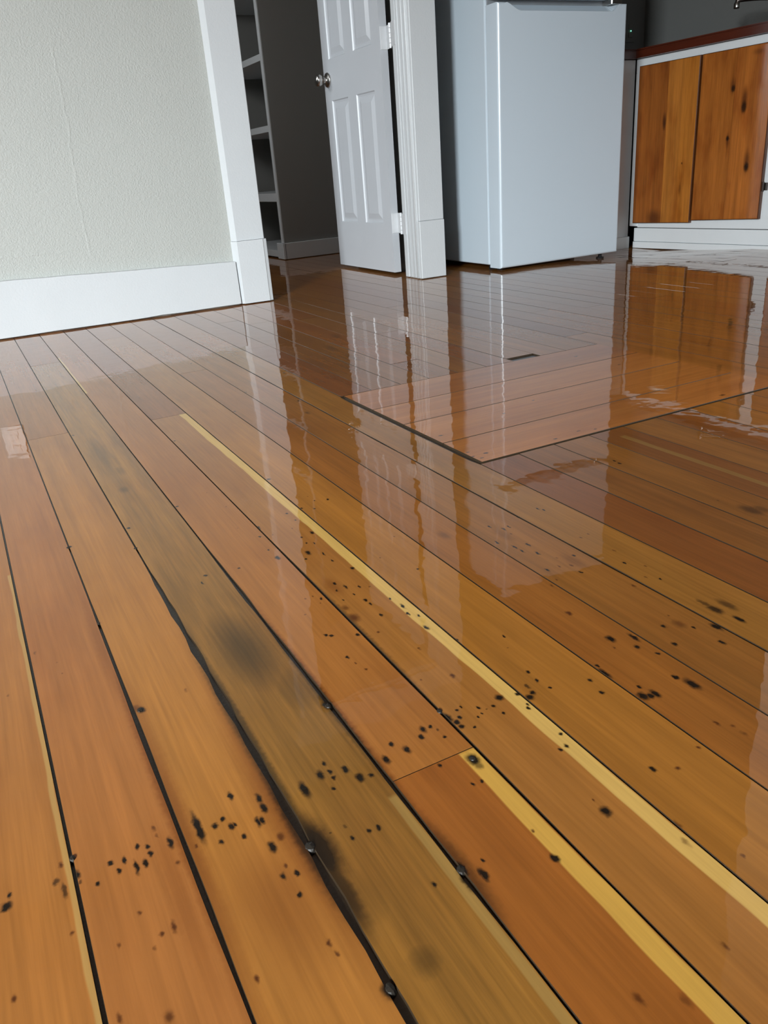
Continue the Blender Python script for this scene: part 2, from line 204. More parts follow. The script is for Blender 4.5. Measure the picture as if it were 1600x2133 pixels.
# ------------------------------------------------------------------ object helpers
def mesh_obj(name, verts, faces, mat, parent=None, smooth=False, color=None):
    me = bpy.data.meshes.new(name); me.from_pydata([tuple(v) for v in verts], [], faces); me.update()
    if smooth:
        for p in me.polygons: p.use_smooth = True
    me.materials.append(mat)
    o = bpy.data.objects.new(name, me); COL.objects.link(o)
    if parent is not None:
        o.parent = parent; o.matrix_parent_inverse = parent.matrix_world.inverted()
    if color is not None: o.color = c4(color)
    return o

def bm_obj(name, bm, mat, parent=None, smooth=False, color=None):
    bmesh.ops.recalc_face_normals(bm, faces=bm.faces)
    me = bpy.data.meshes.new(name); bm.to_mesh(me); bm.free()
    if smooth:
        for p in me.polygons: p.use_smooth = True
    me.materials.append(mat)
    o = bpy.data.objects.new(name, me); COL.objects.link(o)
    if parent is not None:
        o.parent = parent; o.matrix_parent_inverse = parent.matrix_world.inverted()
    if color is not None: o.color = c4(color)
    return o

def add_box(bm, lo, hi, bev=0.0, seg=1):
    r = bmesh.ops.create_cube(bm, size=1.0)
    vs = r['verts']
    for v in vs:
        v.co = Vector([lo[i] + (v.co[i] + .5) * (hi[i] - lo[i]) for i in range(3)])
    if bev:
        es = list({e for v in vs for e in v.link_edges})
        bmesh.ops.bevel(bm, geom=es, offset=bev, segments=seg, affect='EDGES', profile=.5)

def boxes(name, lst, mat, parent=None, bev=0.0, seg=1, color=None):
    bm = bmesh.new()
    for lo, hi in lst: add_box(bm, lo, hi, bev, seg)
    return bm_obj(name, bm, mat, parent, color=color)

def add_tube(bm, pts, rad, n=12, cap=True):
    pts = [Vector(p) for p in pts]; rings = []
    up = Vector((0, 0, 1))
    for i, p in enumerate(pts):
        d = (pts[min(i + 1, len(pts) - 1)] - pts[max(i - 1, 0)]).normalized()
        u = d.cross(up)
        if u.length < 1e-3: u = d.cross(Vector((0, 1, 0)))
        u.normalize(); v = d.cross(u)
        r = rad[i] if isinstance(rad, (list, tuple)) else rad
        rings.append([bm.verts.new(p + (u * math.cos(2 * math.pi * k / n) + v * math.sin(2 * math.pi * k / n)) * r) for k in range(n)])
    for a, b in zip(rings, rings[1:]):
        for k in range(n): bm.faces.new((a[k], a[(k + 1) % n], b[(k + 1) % n], b[k]))
    if cap:
        bm.faces.new(rings[0][::-1]); bm.faces.new(rings[-1])

def add_prism(bm, poly, axis, lo, hi):
    """poly: 2-D outline in the two axes other than `axis`, swept from lo to hi."""
    def P(q, t):
        v = [0, 0, 0]; o = [i for i in range(3) if i != axis]
        v[o[0]], v[o[1]] = q; v[axis] = t; return v
    a = [bm.verts.new(P(q, lo)) for q in poly]; b = [bm.verts.new(P(q, hi)) for q in poly]
    n = len(poly)
    bm.faces.new(a); bm.faces.new(b[::-1])
    for i in range(n): bm.faces.new((a[i], b[i], b[(i + 1) % n], a[(i + 1) % n]))

def empty(name, loc):
    o = bpy.data.objects.new(name, None); COL.objects.link(o); o.location = loc
    bpy.context.view_layer.update(); o.empty_display_size = .05
    return o
def tag(o, label, cat, group=None):
    o['label'] = label; o['category'] = cat
    if group: o['group'] = group
    return o
def struct(o, label=None):
    o['kind'] = 'structure'
    if label: o['label'] = label
    return o

def S(t):
    t = max(0.0, min(1.0, t)); return t * t * (3 - 2 * t)
def sag(x, y):            # the old floor sinks towards the kitchen corner
    return -.036 * S((x - 2.3) / .95) * S((y - 2.45) / .8)

# ------------------------------------------------------------------ room shell
H = 2.5
# subfloor seen dark in the joints between the boards
nx, ny = 60, 90
fv = []; ff = []
for i in range(nx + 1):
    for j in range(ny + 1):
        x = -3.5 + i * 7.5 / nx; y = -4.3 + j * 10.5 / ny
        fv.append((x, y, sag(x, y) - .0032))
for i in range(nx):
    for j in range(ny):
        a = i * (ny + 1) + j; ff.append((a, a + ny + 1, a + ny + 2, a + 1))
b0 = len(fv)
fv += [(-3.5, -4.3, -.12), (4.0, -4.3, -.12), (4.0, 6.2, -.12), (-3.5, 6.2, -.12)]
ff.append((b0 + 3, b0 + 2, b0 + 1, b0))
floor = struct(mesh_obj('floor', fv, ff, GAP), 'glossy varnished old softwood strip floor with dark joints and nail holes')
struct(boxes('ceiling', [((-3.5, -4.3, H), (4.0, 6.2, H + .1))], CEIL))

struct(boxes('wall_left', [((-3.5, -4.2, -.1), (-3.4, -2.72, H)), ((-3.5, -1.72, -.1), (-3.4, 6.2, H)),
      ((-3.5, -2.72, -.1), (-3.4, -1.72, .85)), ((-3.5, -2.72, 2.2), (-3.4, -1.72, H))], PAINT_DARK))
y0, y1 = -2.72, -1.72
r = boxes('window_1', [((-3.4, y0 - .09, .85), (-3.38, y0, 2.2)), ((-3.4, y1, .85), (-3.38, y1 + .09, 2.2)),
          ((-3.4, y0 - .09, 2.2), (-3.38, y1 + .09, 2.3))], PAINT_TRIM, bev=.003)
struct(r)
boxes('window_sill', [((-3.42, y0 - .11, .82), (-3.345, y1 + .11, .85))], PAINT_TRIM, r, bev=.004)
struct(boxes('wall_front', [((-3.5, -4.3, -.1), (4.0, -4.2, H))], PAINT_DARK))
r = struct(boxes('kitchen_fill_frame', [((2.2, -4.2, .88), (2.25, -4.185, 2.15)), ((3.15, -4.2, .88), (3.2, -4.185, 2.15)), ((2.2, -4.2, 2.1), (3.2, -4.185, 2.17)), ((2.2, -4.2, .83), (3.2, -4.175, .88))], PAINT_TRIM, bev=.002))  # frame invented to go with the kitchen fill light
struct(boxes('wall_right', [((3.9, -4.3, -.1), (4.0, 6.2, H))], PAINT_KITCHEN))
struct(boxes('wall_divider', [((1.64, -4.2, -.02), (1.76, 1.15, H))], paint('divider_paint_white', (.74, .72, .69), .5)))
struct(boxes('wall_back', [((-3.4, 3.192, -.02), (.985, 3.287, H)), ((.985, 3.192, 2.03), (1.93, 3.287, H)),
      ((1.815, 3.166, -.02), (1.93, 3.286, 2.03))], PAINT_WALL), 'grey textured plaster wall left of the doorway')
struct(boxes('wall_middle', [((1.899, 3.286, -.02), (1.93, 3.95, H)), ((1.899, 3.95, -.02), (2.16, 3.98, H)), ((2.13, 3.98, -.02), (2.16, 4.67, H))], PAINT_HALL))
struct(boxes('wall_hall', [((1.763, 4.67, -.02), (2.16, 4.70, H)), ((2.13, 4.70, -.02), (2.16, 6.1, H)), ((1.763, 5.62, -.02), (2.13, 5.65, H))],
       PAINT_HALL), 'dark grey wall of the unlit room behind the open door')
struct(boxes('wall_hall_left', [((.2, 3.287, -.02), (.26, 6.1, H))], PAINT_HALL))
struct(boxes('wall_hall_end', [((.2, 6.1, -.02), (2.2, 6.2, H))], PAINT_HALL))
struct(boxes('wall_kitchen', [((2.16, 4.05, -.08), (3.95, 4.15, H))], PAINT_KITCHEN))

# ------------------------------------------------------------------ floor boards
def E0(y): return 0.0
def board(x0, x1, y0, y1, mat, color, parent=floor, gl=None, gr=None, base_gap=.0006, name='plank'):
    """one strip board along y; gl/gr give the extra width of the joint left and right of it"""
    color = [q * t * .88 for q, t in zip(color, (.92, .87, .52))]
    near = y0 < 1.9 and -.3 < x1 and x0 < 1.1
    dy = .03 if (near and (gl or gr)) else .22
    n = max(2, int((y1 - y0) / dy) + 1)
    tilt = random.uniform(-.0022, .0022); crown = random.uniform(-.00007, .00010); dz = random.uniform(-.00025, .00025)
    bz = .0008; bw = .0004
    v = []; f = []
    for j in range(n):
        y = y0 + (y1 - y0) * j / (n - 1)
        a = x0 + base_gap + (gl(y) if gl else 0); b = x1 - base_gap - (gr(y) if gr else 0)
        xs = [a, a, a + bw, (a + b) / 2, b - bw, b, b]
        for i, x in enumerate(xs):
            t = (x - (a + b) / 2)
            z = tilt * t + dz + (crown if i == 3 else 0) - (bz if i in (1, 5) else 0)
            if i in (0, 6): z = -.011
            e = 0
            if j == 0: e = .0005
            if j == n - 1: e = -.0005
            v.append((x, y + e, z + sag(x, y)))
    for j in range(n - 1):
        for i in range(6):
            q = j * 7 + i; f.append((q, q + 1, q + 8, q + 7))
    f.append(tuple(range(6, -1, -1))); f.append(tuple((n - 1) * 7 + i for i in range(7)))
    f = [t[::-1] for t in f]
    o = mesh_obj(name, v, f, mat, parent, color=color)
    o.data.materials.append(GAP)
    for k, p in enumerate(o.data.polygons):
        if k >= 6 * (n - 1) or k % 6 in (0, 1, 4, 5): p.material_index = 1
    return o

def jit(seed, amp, wl=.045):
    r = random.Random(seed); ph = [(r.uniform(0, 6.3), r.uniform(.7, 1.6)) for _ in range(4)]
    return lambda y: amp * max(0.0, .5 + sum(math.sin(y * k / wl + p) for p, k in ph) / 4)
def hump(y, a, b, s=.06): return S((y - a) / s) * S((b - y) / s)

SEAM = [-.030, .050, .1325, .2175, .3005, .3785, .4645, .5405, .6225, .7020, .7810, .8570, .9350, 1.0160, 1.0980, 1.1800, 1.2630, 1.3450, 1.4470]
xs = list(SEAM)
while xs[-1] < 3.85: xs.append(xs[-1] + .0828)
left = []
x = SEAM[0]
while x > -3.3: x -= .0825; left.insert(0, x)
xs = left + xs
base_i = len(left)

TAN, SALMON, OLIVE = (.46, .200, .066), (.46, .175, .066), (.41, .190, .052)
HONEY, BROWN, RED = (.44, .190, .043), (.34, .125, .034), (.25, .078, .022)
ROWCOL = {-1: (.44, .175, .060), -2: (.42, .165, .055), 0: SALMON, 1: (.48, .20, .060), 2: OLIVE, 3: (.46, .178, .056), 4: (.46, .190, .060), 5: (.46, .188, .045), 6: (.38, .140, .036),
          7: (.36, .145, .042), 8: (.39, .170, .046), 9: (.29, .098, .030), 10: (.31, .120, .036), 11: (.33, .130, .036), 12: (.28, .10, .030)}
SAP = (.66, .40, .105)
STRIPS = {-1: [(-.0355, -.0310, -1, 1.1, (.42, .23, .065))], 2: [(.208, .2155, -1, .46, (.42, .235, .060))],
          3: [(.2835, .2990, -1, .4735, (.60, .33, .06)), (.2185, .2235, 2.1, 2.65, SAP)], 4: [(.3625, .3775, -1, 1.735, SAP)],
          12: [(.972, .984, -1, 1.02, (.27, .13, .03))]}
ROWMARKS = {}
for (mx, my, rx, ry, kind, dk) in MARKS:
    if kind == 0: rx *= 1.2; ry *= 1.25; dk = min(1, dk * 1.1)
    for r in range(-6, 30):
        i = base_i + r
        if xs[i] - .004 <= mx < xs[i + 1] - .004 + .004:
            ROWMARKS.setdefault(r, []).append((mx, my, rx, ry, kind, dk)); break
# weathered, water stained board and the burnt edges beside the wide joints
ROWMARKS.setdefault(2, []).extend([(.175, .55, .065, .62, 2, .38), (.178, .74, .040, .13, 2, .78), (.196, .64, .030, .07, 2, .55), (.150, .90, .022, .16, 2, .40), (.165, 1.55, .028, .12, 2, .30),
                                   (.150, .385, .030, .05, 2, .45), (.136, .60, .006, .30, 2, .8), (.215, .62, .005, .2, 2, .7), (.160, .32, .018, .02, 2, .6), (.139, .44, .011, .035, 0, .95), (.138, .40, .007, .04, 0, .8)])
ROWMARKS.setdefault(1, []).extend([(.131, .50, .022, .22, 3, .75), (.052, .52, .012, .25, 3, .70), (.132, .62, .007, .20, 2, .9), (.10, .40, .03, .07, 3, .45), (.131, .46, .006, .08, 0, .8)])
ROWMARKS.setdefault(1, []).extend([(.0637, .513, .0026, .017, 0, 1.0), (.0640, .506, .0030, .010, 0, 1.0)])
ROWMARKS.setdefault(0, []).extend([(.048, .60, .006, .30, 3, .8), (.044, .85, .008, .15, 3, .5), (.035, .45, .010, .1, 3, .4)])
ROWMARKS.setdefault(3, []).extend([(.2195, .60, .006, .30, 3, .85), (.2185, .62, .003, .2, 2, .9), (.219, .37, .008, .05, 0, .6)])
ROWMARKS.setdefault(4, []).extend([(.3025, .70, .004, .18, 2, .6), (.318, .815, .012, .03, 3, .5)])

GAPS = {  # extra half width of the joint at seam index s (added to the boards on both sides)
    0: lambda y: .0004 + .0004 * S((.6 - y) / .3),
    1: lambda y: .0001 + .0006 * hump(y, .25, .95, .2) + jit(3, .0007)(y) * hump(y, .2, .95),
    2: lambda y: .0002 + .0012 * hump(y, .2, 1.02, .12) + jit(5, .0018, .022)(y) * hump(y, .2, 1.0),
    3: lambda y: .0002 + .0007 * hump(y, .45, 1.05, .12) + jit(8, .0010, .03)(y) * hump(y, .3, 1.0) + .0010 * hump(y, .30, .42),
    4: lambda y: .0002 + .0004 * hump(y, .35, 1.05, .2) + jit(11, .0004)(y) * hump(y, .3, 1.0),
    5: lambda y: .0001, 6: lambda y: .0001, 8: lambda y: .0004 + jit(13, .0004)(y), 11: lambda y: .0003}

JOINTS = {1: [1.765], 3: [.4745], 4: [1.735], 7: [1.732], 12: [1.815], 15: [2.655], 13: [2.65], 5: [2.855], 18: [1.75], -2: [.9], 9: [2.3]}
rmat = {}
for r in set(list(ROWMARKS) + list(STRIPS)):
    rmat[r] = wood('floor_board_wood_marked', 0, 1, marks=ROWMARKS.get(r, ()), strips=STRIPS.get(r, ()), grain=1.7 if r == 2 else 1.0)
W_Y = wood('floor_board_wood', 0, 1)
HX0, HX1, HY0, HY1 = .7040, 1.4470, 1.0600, 1.6165        # the hatch opening
palette = [(.40, .160, .047), (.38, .148, .042), (.36, .134, .038), (.35, .124, .036), (.38, .155, .044), (.37, .145, .038), (.33, .114, .034)]
for i in range(len(xs) - 1):
    r = i - base_i
    x0, x1 = xs[i], xs[i + 1]
    if x0 > 3.5: continue
    y_end = 3.19 if x1 < .25 else (3.30 if x0 < .98 else (6.0 if x1 < 1.80 else (4.66 if x1 < 2.12 else 4.0)))
    if x0 > 3.26: y_end = 3.9
    y_start = -2.4 if x0 < 1.55 else (-.3 if x0 > 1.78 else 1.16)
    cuts = list(JOINTS.get(r, []))
    rr = random.Random(100 + i)
    if not cuts: cuts = [rr.uniform(2.0, 3.0)]
    if y_end > 4.5: cuts.append(rr.uniform(3.5, 4.4))
    cuts = sorted(c for c in cuts if y_start + .1 < c < y_end - .05)
    ys = [y_start] + cuts + [y_end]
    col = ROWCOL.get(r) or rr.choice(palette)
    for k in range(len(ys) - 1):
        c = col
        if k > 0 or r not in ROWCOL: f_ = rr.uniform(.92, 1.08); c = [q * f_ for q in (col if k == 0 else rr.choice(palette[:6]))]
        if r == 3 and k == 0: c = (.40, .135, .034)
        if r == 4 and k == 0: c = ROWCOL[4]
        if r == 3 and k == 1: c = ROWCOL[3]
        if r == 1 and k == 1: c = (.42, .165, .052)
        segs = [(ys[k], ys[k + 1])]
        if x0 >= HX0 - .01 and x1 <= HX1 + .01:
            hole = .032 if abs(x0 - 1.18) < .01 else 0.0
            ns = []
            for a, b in segs:
                if b <= HY0 or a >= HY1: ns.append((a, b)); continue
                if a < HY0: ns.append((a, HY0 - .0015))
                if b > HY1: ns.append((HY1 + .0022 + hole, b))
            segs = [q for q in ns if q[1] - q[0] > .02]
        for a, b in segs:
            board(x0, x1, a, b, rmat.get(r, W_Y), c, gl=GAPS.get(r), gr=GAPS.get(r + 1) if r + 1 != 9 or a > HY1 or b < HY0 else (lambda y: .0008 + .004 * hump(y, 1.05, 1.62, .04)))

# the floor hatch: four boards lying across the strip floor
hatch = tag(empty('floor_hatch', (1.075, 1.338, 0)), 'rectangular wooden floor hatch of four boards laid across the strip floor', 'hatch')
hm = wood('hatch_board_wood', 1, 0, marks=[(y, x, rx, ry, k, d) for (x, y, rx, ry, k, d) in HMARKS])
HYS = [1.0625, 1.189, 1.3360, 1.4710, 1.6150]
HC = [(.42, .150, .032), (.42, .150, .030), (.43, .155, .032), (.39, .135, .028)]
for k in range(4):
    y0, y1 = HYS[k] + .0009, HYS[k + 1] - .0009
    x0 = .7085; x1 = 1.4455; v = []; f = []
    tl = random.uniform(-.0016, .0016); cr = random.uniform(-.00005, .0001)
    n = 5
    for j in range(n):
        xx = x0 + (x1 - x0) * j / (n - 1)
        for i, y in enumerate([y0, y0, y0 + .0004, (y0 + y1) / 2, y1 - .0004, y1, y1]):
            z = tl * (y - (y0 + y1) / 2) + .0009 + (cr if i == 3 else 0) - (.0011 if i in (1, 5) else 0)
            if i in (0, 6): z = -.011
            v.append((xx, y, z))
    for j in range(n - 1):
        for i in range(6):
            q = j * 7 + i; f.append((q, q + 1, q + 8, q + 7))
    f.append(tuple(range(6, -1, -1))); f.append(tuple((n - 1) * 7 + i for i in range(7)))
    o = mesh_obj('board', v, f, hm, hatch, color=HC[k]); o.data.materials.append(GAP)
    for q, p in enumerate(o.data.polygons):
        if q >= 6 * (n - 1) or q % 6 in (0, 1, 4, 5): p.material_index = 1
scuff = plain('dried_scuff', (.62, .45, .33), .7)
bm = bmesh.new(); rs = random.Random(4)
for t in range(14):
    a = rs.uniform(0, 1); x = 1.245 - .075 * a + rs.uniform(-.006, .006); y = 1.232 - .135 * a + .02 * math.sin(a * 3)
    L = rs.uniform(.015, .05); d = rs.uniform(.3, .9); wd = rs.uniform(.0005, .0016)
    p = [(x, y), (x + L * math.cos(d) * .5 + wd, y - L * math.sin(d) * .5), (x + L * math.cos(d), y - L * math.sin(d)), (x + L * math.cos(d) * .5 - wd, y - L * math.sin(d) * .5 - wd)]
    z = .0013 + t * .00001
    vs = [bm.verts.new((q[0], q[1], z)) for q in p]; bm.faces.new(vs)
o = bm_obj('scuff_mark', bm, scuff, hatch); o['kind'] = 'stuff'

# nail heads standing in the joints near the camera
def nail(x, y, r, z=.0006):
    bm = bmesh.new(); n = 10; rs = random.Random(int(x * 1e4))
    top = [bm.verts.new((x + r * .8 * math.cos(k * 6.2832 / n) * rs.uniform(.85, 1.1), y + r * math.sin(k * 6.2832 / n) * rs.uniform(.85, 1.1), z + rs.uniform(-.0002, .0004))) for k in range(n)]
    rim = [bm.verts.new((x + r * 1.25 * math.cos(k * 6.2832 / n), y + r * 1.4 * math.sin(k * 6.2832 / n), z - .003)) for k in range(n)]
    c = bm.verts.new((x, y, z + r * .25))
    for k in range(n):
        bm.faces.new((top[k], top[(k + 1) % n], c)); bm.faces.new((rim[k], rim[(k + 1) % n], top[(k + 1) % n], top[k]))
    bm_obj('nail_head', bm, NAILM, floor)
NAILM = plain('old_nail_iron', (.020, .016, .012), .5, coat=.0, spec=.35)
for q in [(.0565, .694, .0030), (-.0290, .5335, .0026), (.2155, .598, .0032), (.2185, .369, .0034), (.1315, .315, .0034), (.2905, .4625, .0030), (.0500, .893, .0016),
          (.1330, .447, .0042), (.3005, .533, .0028), (.132, 1.08, .0028), (.049, 1.144, .0028)]: nail(*q)

# ------------------------------------------------------------------ trim of the wall and doorway
bm = bmesh.new()     # baseboard, a little lower towards the doorway
N = 56
rs = random.Random(2)
fr = [[], [], [], []]
for j in range(N + 1):
    x = -3.4 + (.984 + 3.4) * j / N
    zt = .199 - .031 * (max(x, -.3) - .1) / .87 + rs.uniform(-.0009, .0009)
    zb = .006 + rs.uniform(-.0012, .0015)
    for q, (y, z) in enumerate(((3.192, zt), (3.1705, zt - .001), (3.168 + rs.uniform(-.0005, .0005), zb), (3.192, zb))):
        fr[q].append(bm.verts.new((x, y, z)))
for j in range(N):
    for q in range(4): bm.faces.new((fr[q][j], fr[q][j + 1], fr[(q + 1) % 4][j + 1], fr[(q + 1) % 4][j]))
bm.faces.new([fr[q][0] for q in range(4)]); bm.faces.new([fr[q][N] for q in range(3, -1, -1)])
bb = struct(bm_obj('baseboard_back', bm, PAINT_TRIM), 'white painted baseboard under the grey textured wall')

bm = bmesh.new()     # left casing with a bevelled outer edge, its plinth block and return
add_prism(bm, [(.982, 3.196), (1.000, 3.168), (1.111, 3.168), (1.114, 3.172), (1.114, 3.192), (1.114, 3.287), (.987, 3.287)], 2, .2415, 2.06)
t1 = struct(bm_obj('trim_1', bm, PAINT_TRIM), 'white flat door casing left of the dark doorway')
bm = bmesh.new()
add_prism(bm, [(.980, 3.196), (.998, 3.1625), (1.1035, 3.1600), (1.1055, 3.163), (1.119, 3.166), (1.119, 3.287), (.984, 3.287)], 2, .004, .2405)
bm_obj('plinth_block', bm, PAINT_TRIM, t1)

bm = bmesh.new()     # right casing = end of the short wall, its plinth and the door jamb with stop and beads
add_box(bm, (1.808, 3.146, .2405), (1.9285, 3.166, 2.06), .002)
t2 = struct(bm_obj('trim_2', bm, PAINT_TRIM), 'white door casing on the wall end beside the refrigerator')
boxes('plinth_block', [((1.806, 3.1425, .003), (1.9295, 3.166, .2398))], PAINT_TRIM, t2, bev=.002)
boxes('door_jamb', [((1.8065, 3.165, .003), (1.815, 3.287, 2.03)), ((1.8035, 3.255, .003), (1.807, 3.286, 2.03))], PAINT_TRIM, t2, bev=.0015)
bm = bmesh.new()
for y in (3.174, 3.206, 3.238): add_tube(bm, [(1.806, y, .004), (1.806, y, 2.03)], .0065 if y == 3.174 else .0035, 8)
bm_obj('jamb_moulding', bm, PAINT_TRIM, t2, smooth=True)
struct(boxes('trim_3', [((.98, 3.168, 2.06), (1.93, 3.192, 2.2))], PAINT_TRIM, bev=.002))

struct(boxes('baseboard_hall', [((1.757, 4.652, .003), (2.13, 4.67, .093)), ((1.745, 4.652, .003), (1.763, 4.755, .093))], PAINT_TRIM, bev=.0015),
       'white baseboard at the foot of the dark wall behind the door')

# added fill light for the back room, with an invented window frame
hw = struct(boxes('hall_fill_frame', [((.26, 3.93, .85), (.275, 4.0, 1.75)), ((.26, 4.5, .85), (.275, 4.57, 1.75)), ((.26, 3.93, 1.75), (.275, 4.57, 1.82)), ((.26, 3.93, .78), (.29, 4.57, .85))], PAINT_TRIM))
area('hall_fill', (.268, 4.25, 1.3), (1.6, 4.75, .2), .5, .9, 17, (.95, .98, 1.0))

# shelves recessed in the hall wall
sh = tag(empty('built_in_shelves', (1.94, 5.15, 0)), 'white built-in open shelves in the dark room behind the doorway', 'shelves')
boxes('stile', [((1.757, 4.672, .094), (1.775, 4.707, 2.3))], PAINT_TRIM, sh, bev=.001)
boxes('stile', [((1.757, 5.58, .005), (1.775, 5.617, 2.3))], PAINT_TRIM, sh, bev=.001)
for z0, z1 in ((.008, .046), (.321, .366), (.689, .7225), (1.042, 1.075), (1.40, 1.433), (1.76, 1.793)):
    boxes('shelf', [((1.759, 4.709, z0), (2.12, 5.578, z1))], PAINT_TRIM, sh, bev=.001)
boxes('shelf_back', [((2.121, 4.706, .01), (2.128, 5.61, 2.3))], PAINT_HALL, sh)

# ------------------------------------------------------------------ the six panel door, open against the short wall
DX0, DX1, DY0, DY1 = 1.805, 1.840, 3.395, 3.992
PY = [(3.474, 3.656), (3.742, 3.922)]; PZ = [(.225, .772), (.945, 1.50), (1.60, 1.86)]
zs = [.012, PZ[0][0], PZ[0][1], PZ[1][0], PZ[1][1], PZ[2][0], PZ[2][1], 1.99]
bl = [((DX0, DY0, .012), (DX1, PY[0][0], 1.99)), ((DX0, PY[0][1], .012), (DX1, PY[1][0], 1.99)), ((DX0, PY[1][1], .012), (DX1, DY1, 1.99))]
for a, b in ((0, 1), (2, 3), (4, 5), (6, 7)):
    for (y0, y1) in PY: bl.append(((DX0, y0, zs[a]), (DX1, y1, zs[b])))
door = struct(boxes('door_1', bl, PAINT_DOOR), 'white six panel door standing open into the dark room')
def door_panel(y0, y1, z0, z1):
    bm = bmesh.new(); rings = []
    for ins, dx in ((0, 0.0), (.004, .0055), (.012, .0075), (.018, .0070), (.042, .0005), (.046, .0005)):
        rings.append([bm.verts.new((DX0 + dx, y, z)) for y, z in ((y0 + ins, z0 + ins), (y1 - ins, z0 + ins), (y1 - ins, z1 - ins), (y0 + ins, z1 - ins))])
    for a, b in zip(rings, rings[1:]):
        for k in range(4): bm.faces.new((a[k], a[(k + 1) % 4], b[(k + 1) % 4], b[k]))
    bm.faces.new(rings[-1])
    back = [bm.verts.new((DX1 - .004, y, z)) for y, z in ((y0, z0), (y1, z0), (y1, z1), (y0, z1))]
    for k in range(4): bm.faces.new((rings[0][k], back[k], back[(k + 1) % 4], rings[0][(k + 1) % 4]))
    bm.faces.new(back[::-1])
    bm_obj('door_panel', bm, PAINT_DOOR, door)
for y0, y1 in PY:
    for z0, z1 in PZ: door_panel(y0, y1, z0, z1)
def lathe(prof, origin, axis, n=20):
    bm = bmesh.new(); ax = Vector(axis).normalized(); u = ax.orthogonal().normalized(); v = ax.cross(u); rings = []
    for r, t in prof:
        rings.append([bm.verts.new(Vector(origin) + ax * t + (u * math.cos(6.28319 * k / n) + v * math.sin(6.28319 * k / n)) * max(r, 1e-4)) for k in range(n)])
    for a, b in zip(rings, rings[1:]):
        for k in range(n): bm.faces.new((a[k], a[(k + 1) % n], b[(k + 1) % n], b[k]))
    return bm
kb = bm_obj('door_knob', lathe([(.0, 0), (.031, 0), (.033, .004), (.030, .009), (.014, .012), (.012, .020), (.013, .030), (.020, .036), (.0255, .045), (.026, .055), (.022, .063), (.0, .066)],
            (DX0 - .0002, 3.945, .862), (-1, 0, 0)), CHROME, door, smooth=True)
kb['label'] = 'brushed metal round knob'
bm_obj('door_knob', lathe([(.0, 0), (.031, 0), (.033, .004), (.030, .009), (.014, .012), (.012, .018), (.024, .028), (.024, .036), (.0, .040)],
       (DX1 + .0002, 3.945, .862), (1, 0, 0)), CHROME, door, smooth=True)
for zc in (.2265, .957, 1.78):
    bm = bmesh.new()
    add_box(bm, (1.807, 3.3925, zc - .043), (1.8395, 3.3955, zc + .043), .0008)       # leaf on the door edge
    def plate(a, b):
        d = Vector((b[0] - a[0], b[1] - a[1], 0)).normalized(); q = Vector((-d.y, d.x, 0)) * .0012
        add_prism(bm, [(a[0] + q.x, a[1] + q.y), (b[0] + q.x, b[1] + q.y), (b[0] - q.x, b[1] - q.y), (a[0] - q.x, a[1] - q.y)], 2, zc - .043, zc + .043)
    plate((1.838, 3.394), (1.825, 3.336)); plate((1.825, 3.334), (1.8045, 3.286)); plate((1.8050, 3.290), (1.8020, 3.258))
    for k in range(5):
        z0 = zc - .046 + k * .0184; add_tube(bm, [(1.822, 3.335, z0 + .0008), (1.822, 3.335, z0 + .0176)], .0058, 10)
    h = bm_obj('hinge', bm, WHITE_METAL, door)

# ------------------------------------------------------------------ refrigerator
FX0, FX1, FY = 2.149, 2.822, 3.036
fr_ = tag(empty('refrigerator', (2.485, 3.4, sag(2.485, 3.4))), 'white two door refrigerator standing between the doorway and the wood cabinets', 'refrigerator')
boxes('body', [((FX0 + .002, 3.131, .022), (FX1 - .002, 3.80, 1.64))], FRIDGE_M, fr_, bev=.006, seg=2)
boxes('gasket', [((FX0 + .012, 3.121, .03), (FX1 - .012, 3.1315, 1.62))], GASKET, fr_)
def fridge_door(name, z0, z1, scoop):
    ol = [(FX0, z0)]
    if scoop:
        top = z1
        pts = [(FX0, top), (FX0 + .035, top)]
        for k in range(9):
            t = k / 8; pts.append((FX0 + .035 + .080 * t, top - .030 * S(t)))
        for k in range(7):
            t = k / 6; pts.append((FX1 - .085 + .050 * t, top - .030 * (1 - S(t))))
        pts += [(FX1 - .03, top), (FX1, top)]
        ol = [(FX0, z0)] + pts + [(FX1, z0)]
    else: ol = [(FX0, z0), (FX0, z1), (FX1, z1), (FX1, z0)]
    bm = bmesh.new(); n = len(ol); cx = (FX0 + FX1) / 2
    def ring(y, ins):
        return [bm.verts.new((x + (ins if x < cx - .3 and abs(x - FX0) < 1e-6 else (-ins if abs(x - FX1) < 1e-6 else 0)), y, z + (ins if z == z0 else -ins if z == z1 else 0))) for x, z in ol]
    yb = 3.120
    rs_ = [ring(FY, .010), ring(FY + .0012, .0055), ring(FY + .004, .0022), ring(FY + .010, 0), ring(yb if not scoop else FY + .013, 0)]
    if scoop:     # behind the lip the top falls back level: the grip pocket
        last = [bm.verts.new((x, FY + .062, z if z == z0 else z1)) for x, z in ol]
        rs_.append(last); rs_.append([bm.verts.new((x, yb, z if z == z0 else z1)) for x, z in ol])
        for v in rs_[4]: pass
    for a, b in zip(rs_, rs_[1:]):
        for k in range(n):
            try: bm.faces.new((a[k], a[(k + 1) % n], b[(k + 1) % n], b[k]))
            except ValueError: pass
    bm.faces.new(rs_[0][::-1]); bm.faces.new(rs_[-1])
    return bm_obj(name, bm, FRIDGE_M, fr_)
fridge_door('refrigerator_door', .012, 1.028, True)
fridge_door('freezer_door', 1.050, 1.64, False)
boxes('door_hinge', [((2.755, 3.06, 1.0285), (2.815, 3.12, 1.0495))], CHROME, fr_, bev=.003)
boxes('toe_grille', [((FX0 + .02, 3.14, -.002), (FX1 - .02, 3.16, .024))], BLACK, fr_)
